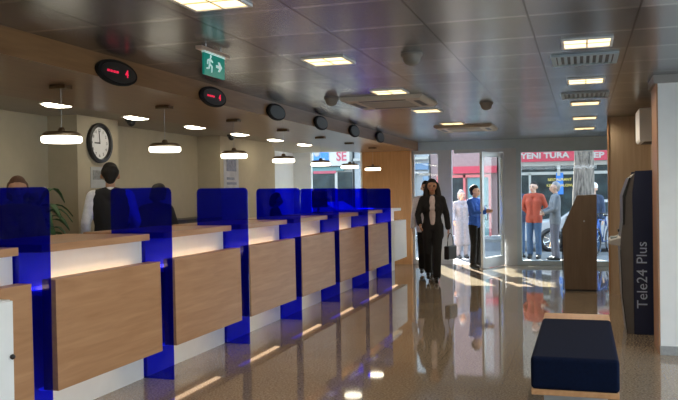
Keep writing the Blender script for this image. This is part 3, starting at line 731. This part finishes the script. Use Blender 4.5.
# car
CARW = mat('white_car_paint', (.42, .43, .45), .25, var=.01)
t = thing('car', 'white parked car behind the people on the pavement', 'car', (-1.65, 22.2, -.12))
side = [(.02, .35), (0, .62), (.25, .80), (1.05, .92), (1.75, 1.40), (3.0, 1.44), (3.75, 1.02), (4.1, .95), (4.15, .40), (3.75, .22), (.3, .22)]
m = MB(); m.prism(side, 0, 1.65); m.build('body', CARW, t, .05)
m = MB(); m.prism([(1.18, .95), (1.80, 1.34), (2.95, 1.38), (3.55, 1.02)], -.006, 0); m.build('window', mat('car_glass', (.05, .07, .08), .1), t)
part('headlamp', CHROME, t, -.005, .2, .08, .4, .60, .72, bevel=.02); part('bumper', GREY, t, -.05, .1, .0, 1.65, .30, .42, bevel=.02)
MB().box(1.2, 1.23, -.008, .0, .3, .92).box(2.4, 2.43, -.008, 0, .3, 1.0).build('door_seam', DARK, t)
for x in (.82, 3.35):
    m = MB(); m.torus((x, -.02, .33), .27, .075, 'y'); w_ = m.build('wheel', BLACK, t, smooth=True)
    m = MB(); m.torus((x, -.05, .33), .215, .018, 'y'); m.lathe([(.05, -.09), (.05, -.03)], x, .33, 16, 'y')
    for i in range(7):
        a = 2*PI*i/7; m.tube([(x, -.06, .33), (x+.21*math.cos(a), -.06, .33+.21*math.sin(a))], .017, 6)
    m.build('rim', CHROME, w_)
# bicycle
t = thing('bicycle', 'blue bicycle parked by the tree at the right edge of the window', 'bicycle', (.30, 19.75, -.02), math.radians(70))
for x in (0, 1.02):
    m = MB(); m.torus((x, 0, .34), .32, .022, 'y'); wq = m.build('wheel', BLACK, t, smooth=True)
    m = MB()
    for i in range(12):
        a = 2*PI*i/12; m.tube([(x, 0, .34), (x+.3*math.cos(a), 0, .34+.3*math.sin(a))], .003, 5)
    m.build('spokes', CHROME, wq)
BF = mat('bicycle_paint', (.03, .10, .35), .3)
MB().tube([(0, 0, .34), (.18, 0, .88), (.72, 0, .82), (.45, 0, .32), (.20, 0, .80)], .02).tube([(.45, 0, .32), (1.02, 0, .34), (.72, 0, .82), (.70, 0, .95)], .014).build('frame', BF, t, smooth=True)
MB().tube([(.18, 0, .88), (.15, 0, 1.02)], .015).tube([(.22, -.28, 1.06), (.15, -.10, 1.02), (.15, .10, 1.02), (.22, .28, 1.06)], .013).build('handlebar', BLACK, t, smooth=True)
MB().ball((.70, 0, .97), .09, 1.3, .7, .4).build('saddle', BLACK, t, smooth=True)
MB().tube([(.45, -.1, .2), (.45, -.06, .32), (.45, .06, .32), (.45, .1, .44)], .012).build('pedals', DARK, t)

# shops opposite
RED = mat('red_signboard', (.42, .03, .06), .5, var=.04); SHOPW = mat('shop_white', (.36, .35, .33), .6); SHOPG = mat('shop_glass', (.018, .03, .034), .4, var=.8, scale=2.5, spec=.25)
YEL = mat('yellow_lettering', (.8, .6, .12), .5); PINK = mat('pink_lettering', (.40, .06, .10), .5); BLS = mat('blue_signboard', (.03, .17, .55), .5); TEAL = mat('teal_panel', (.10, .22, .24), .5)
YS = 28.2
t = thing('shop', 'shop across the street with red signboard and white framed windows', 'shop', (-2.85, YS, -.02))
part('wall', mat('shop_wall', (.24, .21, .19), .8), t, 0, 6.2, .1, 4, 0, 6.0)
part('signboard', RED, t, .62, 6.1, -.15, .1, 2.60, 2.97)
text('sign_lettering', 'YENI TURA', .27, (.80, -.152, 2.80), (PI/2, 0, 0), SHOPW, t, ext=.01, sx=1.20, bold=.010, align='LEFT')
text('sign_lettering', 'EP', .27, (3.22, -.152, 2.77), (PI/2, 0, 0), SHOPW, t, ext=.01, bold=.010, sx=1.28, align='LEFT')
part('window', SHOPG, t, .3, 6.0, .06, .1, .5, 2.45)
MB().box(.2, 6.1, -.02, .1, 2.45, 2.60).box(.2, 6.1, -.02, .1, 2.14, 2.24).box(.2, .36, -.02, .1, 0, 2.45).box(1.05, 1.13, -.02, .1, 0, 2.2).box(2.02, 2.12, -.05, .1, 2.1, 2.98).box(3.15, 3.25, -.02, .1, 0, 2.2).box(4.4, 4.5, -.02, .1, 0, 2.2).build('window_frame', SHOPW, t)
part('stall_riser', mat('shop_riser', (.55, .50, .46), .7), t, .2, 6.1, 0, .1, 0, .5)
part('blue_board', BLS, t, 1.98, 2.22, -.03, .06, 1.45, 2.2)
text('window_lettering', 'RESTAURANT', .13, (2.1, -.036, 1.96), (PI/2, 0, 0), YEL, t, ext=.004); text('window_lettering', 'KEBAP SALONU', .13, (2.12, -.036, 1.76), (PI/2, 0, 0), YEL, t, ext=.004)
t = thing('building', 'pale building with pink shopfront seen through the open door', 'building', (-5.3, YS, -.02))
part('wall', mat('pink_wall', (.26, .18, .18), .8), t, 0, 2.4, .1, 4, 0, 6.0); part('signboard', RED, t, .85, 2.4, -.06, .1, 2.25, 2.5); part('window', SHOPG, t, .3, 1.2, .05, .1, .9, 2.1); part('door', TEAL, t, 1.35, 2.1, .05, .1, 0, 2.1)
MB().box(.24, .30, -.02, .1, .8, 2.2).box(1.2, 1.28, -.02, .1, 0, 2.2).box(2.1, 2.18, -.02, .1, 0, 2.2).box(.3, 2.1, -.02, .1, 2.1, 2.2).build('window_frame', mat('red_frame', (.5, .12, .12), .5), t)
t = thing('building', 'white building with blue panels left of the door opening', 'building', (-8.2, YS, -.02))
part('wall', mat('white_render', (.30, .31, .33), .8), t, 0, 2.85, .1, 4, 0, 6.0)
part('signboard', mat('slate_blue_panel', (.10, .17, .28), .5), t, 2.30, 2.84, -.03, .1, 2.42, 2.66); part('window', mat('slate_blue_glass', (.12, .2, .3), .2), t, 2.62, 2.84, -.02, .1, 2.02, 2.18)
part('cornice', SHOPW, t, 0, 2.85, -.08, .1, 2.80, 2.90); part('door', TEAL, t, 1.5, 2.2, .05, .1, 0, 2.0)
MB().box(2.25, 2.30, -.05, .1, 0, 3.3).box(2.3, 2.85, -.04, .1, 2.28, 2.36).build('pilaster_trim', mat('shop_grey_trim', (.30, .30, .31), .7), t)
t = thing('shop', 'shop across the street with white signboard and blue emblem', 'shop', (-14.5, YS, -.02))
part('wall', mat('grey_render', (.22, .22, .22), .8), t, 0, 6.22, .1, 4, 0, 6.0)
part('signboard', mat('white_signboard', (.42, .41, .39), .5), t, 3.2, 6.2, -.2, .1, 2.64, 3.32)
em = part('emblem', BLS, t, 4.78, 5.38, -.22, -.2, 2.72, 3.26); MB().ball((4.92, -.23, 3.12), .12, 1, .15, 1).prism([(4.8, 2.74), (5.34, 2.74), (5.2, 2.94), (5.0, 2.84)], -.235, -.225).build('emblem_shape', SHOPW, em)
text('sign_lettering', 'SE', .50, (5.88, -.205, 2.98), (PI/2, 0, 0), PINK, t, ext=.01, bold=.012, sx=.85)
part('window', SHOPG, t, 3.2, 6.2, .04, .1, .6, 2.4); MB().box(3.1, 5.9, -.02, .1, 2.46, 2.6).build('teal_band', TEAL, t); MB().box(4.7, 5.6, -.03, -.02, 2.36, 2.46).build('pink_band', PINK, t)
MB().box(3.1, 3.2, -.02, .1, 0, 2.4).box(4.3, 4.38, -.02, .1, 0, 2.4).box(5.55, 5.65, -.02, .1, 0, 2.4).box(3.2, 6.2, -.02, .1, .5, .6).build('window_frame', SHOPW, t)
t = thing('car', 'grey green parked car seen through the window behind the counter', 'car', (-10.6, 23.2, -.12))
MB().prism(side, 0, 1.65).build('body', mat('grey_green_paint', (.25, .32, .31), .3), t, .05)
MB().prism([(1.18, .95), (1.80, 1.34), (2.95, 1.38), (3.55, 1.02)], -.006, 0).build('window', MATS['car_glass'], t)
for x in (.82, 3.35): MB().torus((x, -.02, .33), .26, .075, 'y').build('wheel', BLACK, t, smooth=True)

# ------------------------------------------------------------------ light
W = bpy.data.worlds.new('sky'); sc.world = W; W.use_nodes = True
nt = W.node_tree; bg = nt.nodes['Background']
tc = nt.nodes.new('ShaderNodeTexCoord'); sx_ = nt.nodes.new('ShaderNodeSeparateXYZ'); cr = nt.nodes.new('ShaderNodeValToRGB')
cr.color_ramp.elements[0].color = (.80, .88, .96, 1); cr.color_ramp.elements[1].color = (.42, .62, .95, 1)
nt.links.new(tc.outputs['Generated'], sx_.inputs[0]); nt.links.new(sx_.outputs[2], cr.inputs[0]); nt.links.new(cr.outputs[0], bg.inputs[0])
bg.inputs[1].default_value = 5.0
sl = bpy.data.lights.new('sun', 'SUN'); sl.energy = 38; sl.angle = .01; sl.color = (1, .95, .86)
so = bpy.data.objects.new('sun', sl); C.objects.link(so)
az = Vector((-1.6, 3.7, 0)).normalized(); elv = math.radians(30)
dirv = -(az*math.cos(elv) + Vector((0, 0, math.sin(elv))))
so.rotation_euler = dirv.to_track_quat('-Z', 'Y').to_euler(); so.location = (-8, 30, 12)

# ------------------------------------------------------------------ camera
yaw, pitch, roll = .3026, .0092, -.0153
cy, sy, cp, sp, crr, srr = math.cos(yaw), math.sin(yaw), math.cos(pitch), math.sin(pitch), math.cos(roll), math.sin(roll)
r = Vector((cy, sy, 0)); fw = Vector((-sy*cp, cy*cp, -sp)); u = Vector((-sy*sp, cy*sp, cp))
r3 = r*crr + u*srr; u3 = u*crr - r*srr
cam = bpy.data.cameras.new('camera'); co = bpy.data.objects.new('camera', cam); C.objects.link(co)
cam.sensor_width = 36; cam.lens = 780/678*36; cam.clip_end = 200
M = Matrix((r3, u3, -fw)).transposed().to_4x4(); M.translation = (0, 0, 1.6)
co.matrix_world = M
sc.camera = co
sc.view_settings.view_transform = 'Standard'; sc.view_settings.look = 'None'; sc.view_settings.gamma = 1; sc.view_settings.exposure = 0; sc.view_settings.use_curve_mapping = False
sc.cycles.use_denoising = True; sc.cycles.max_bounces = 10; sc.cycles.transparent_max_bounces = 24; sc.cycles.sample_clamp_indirect = 6
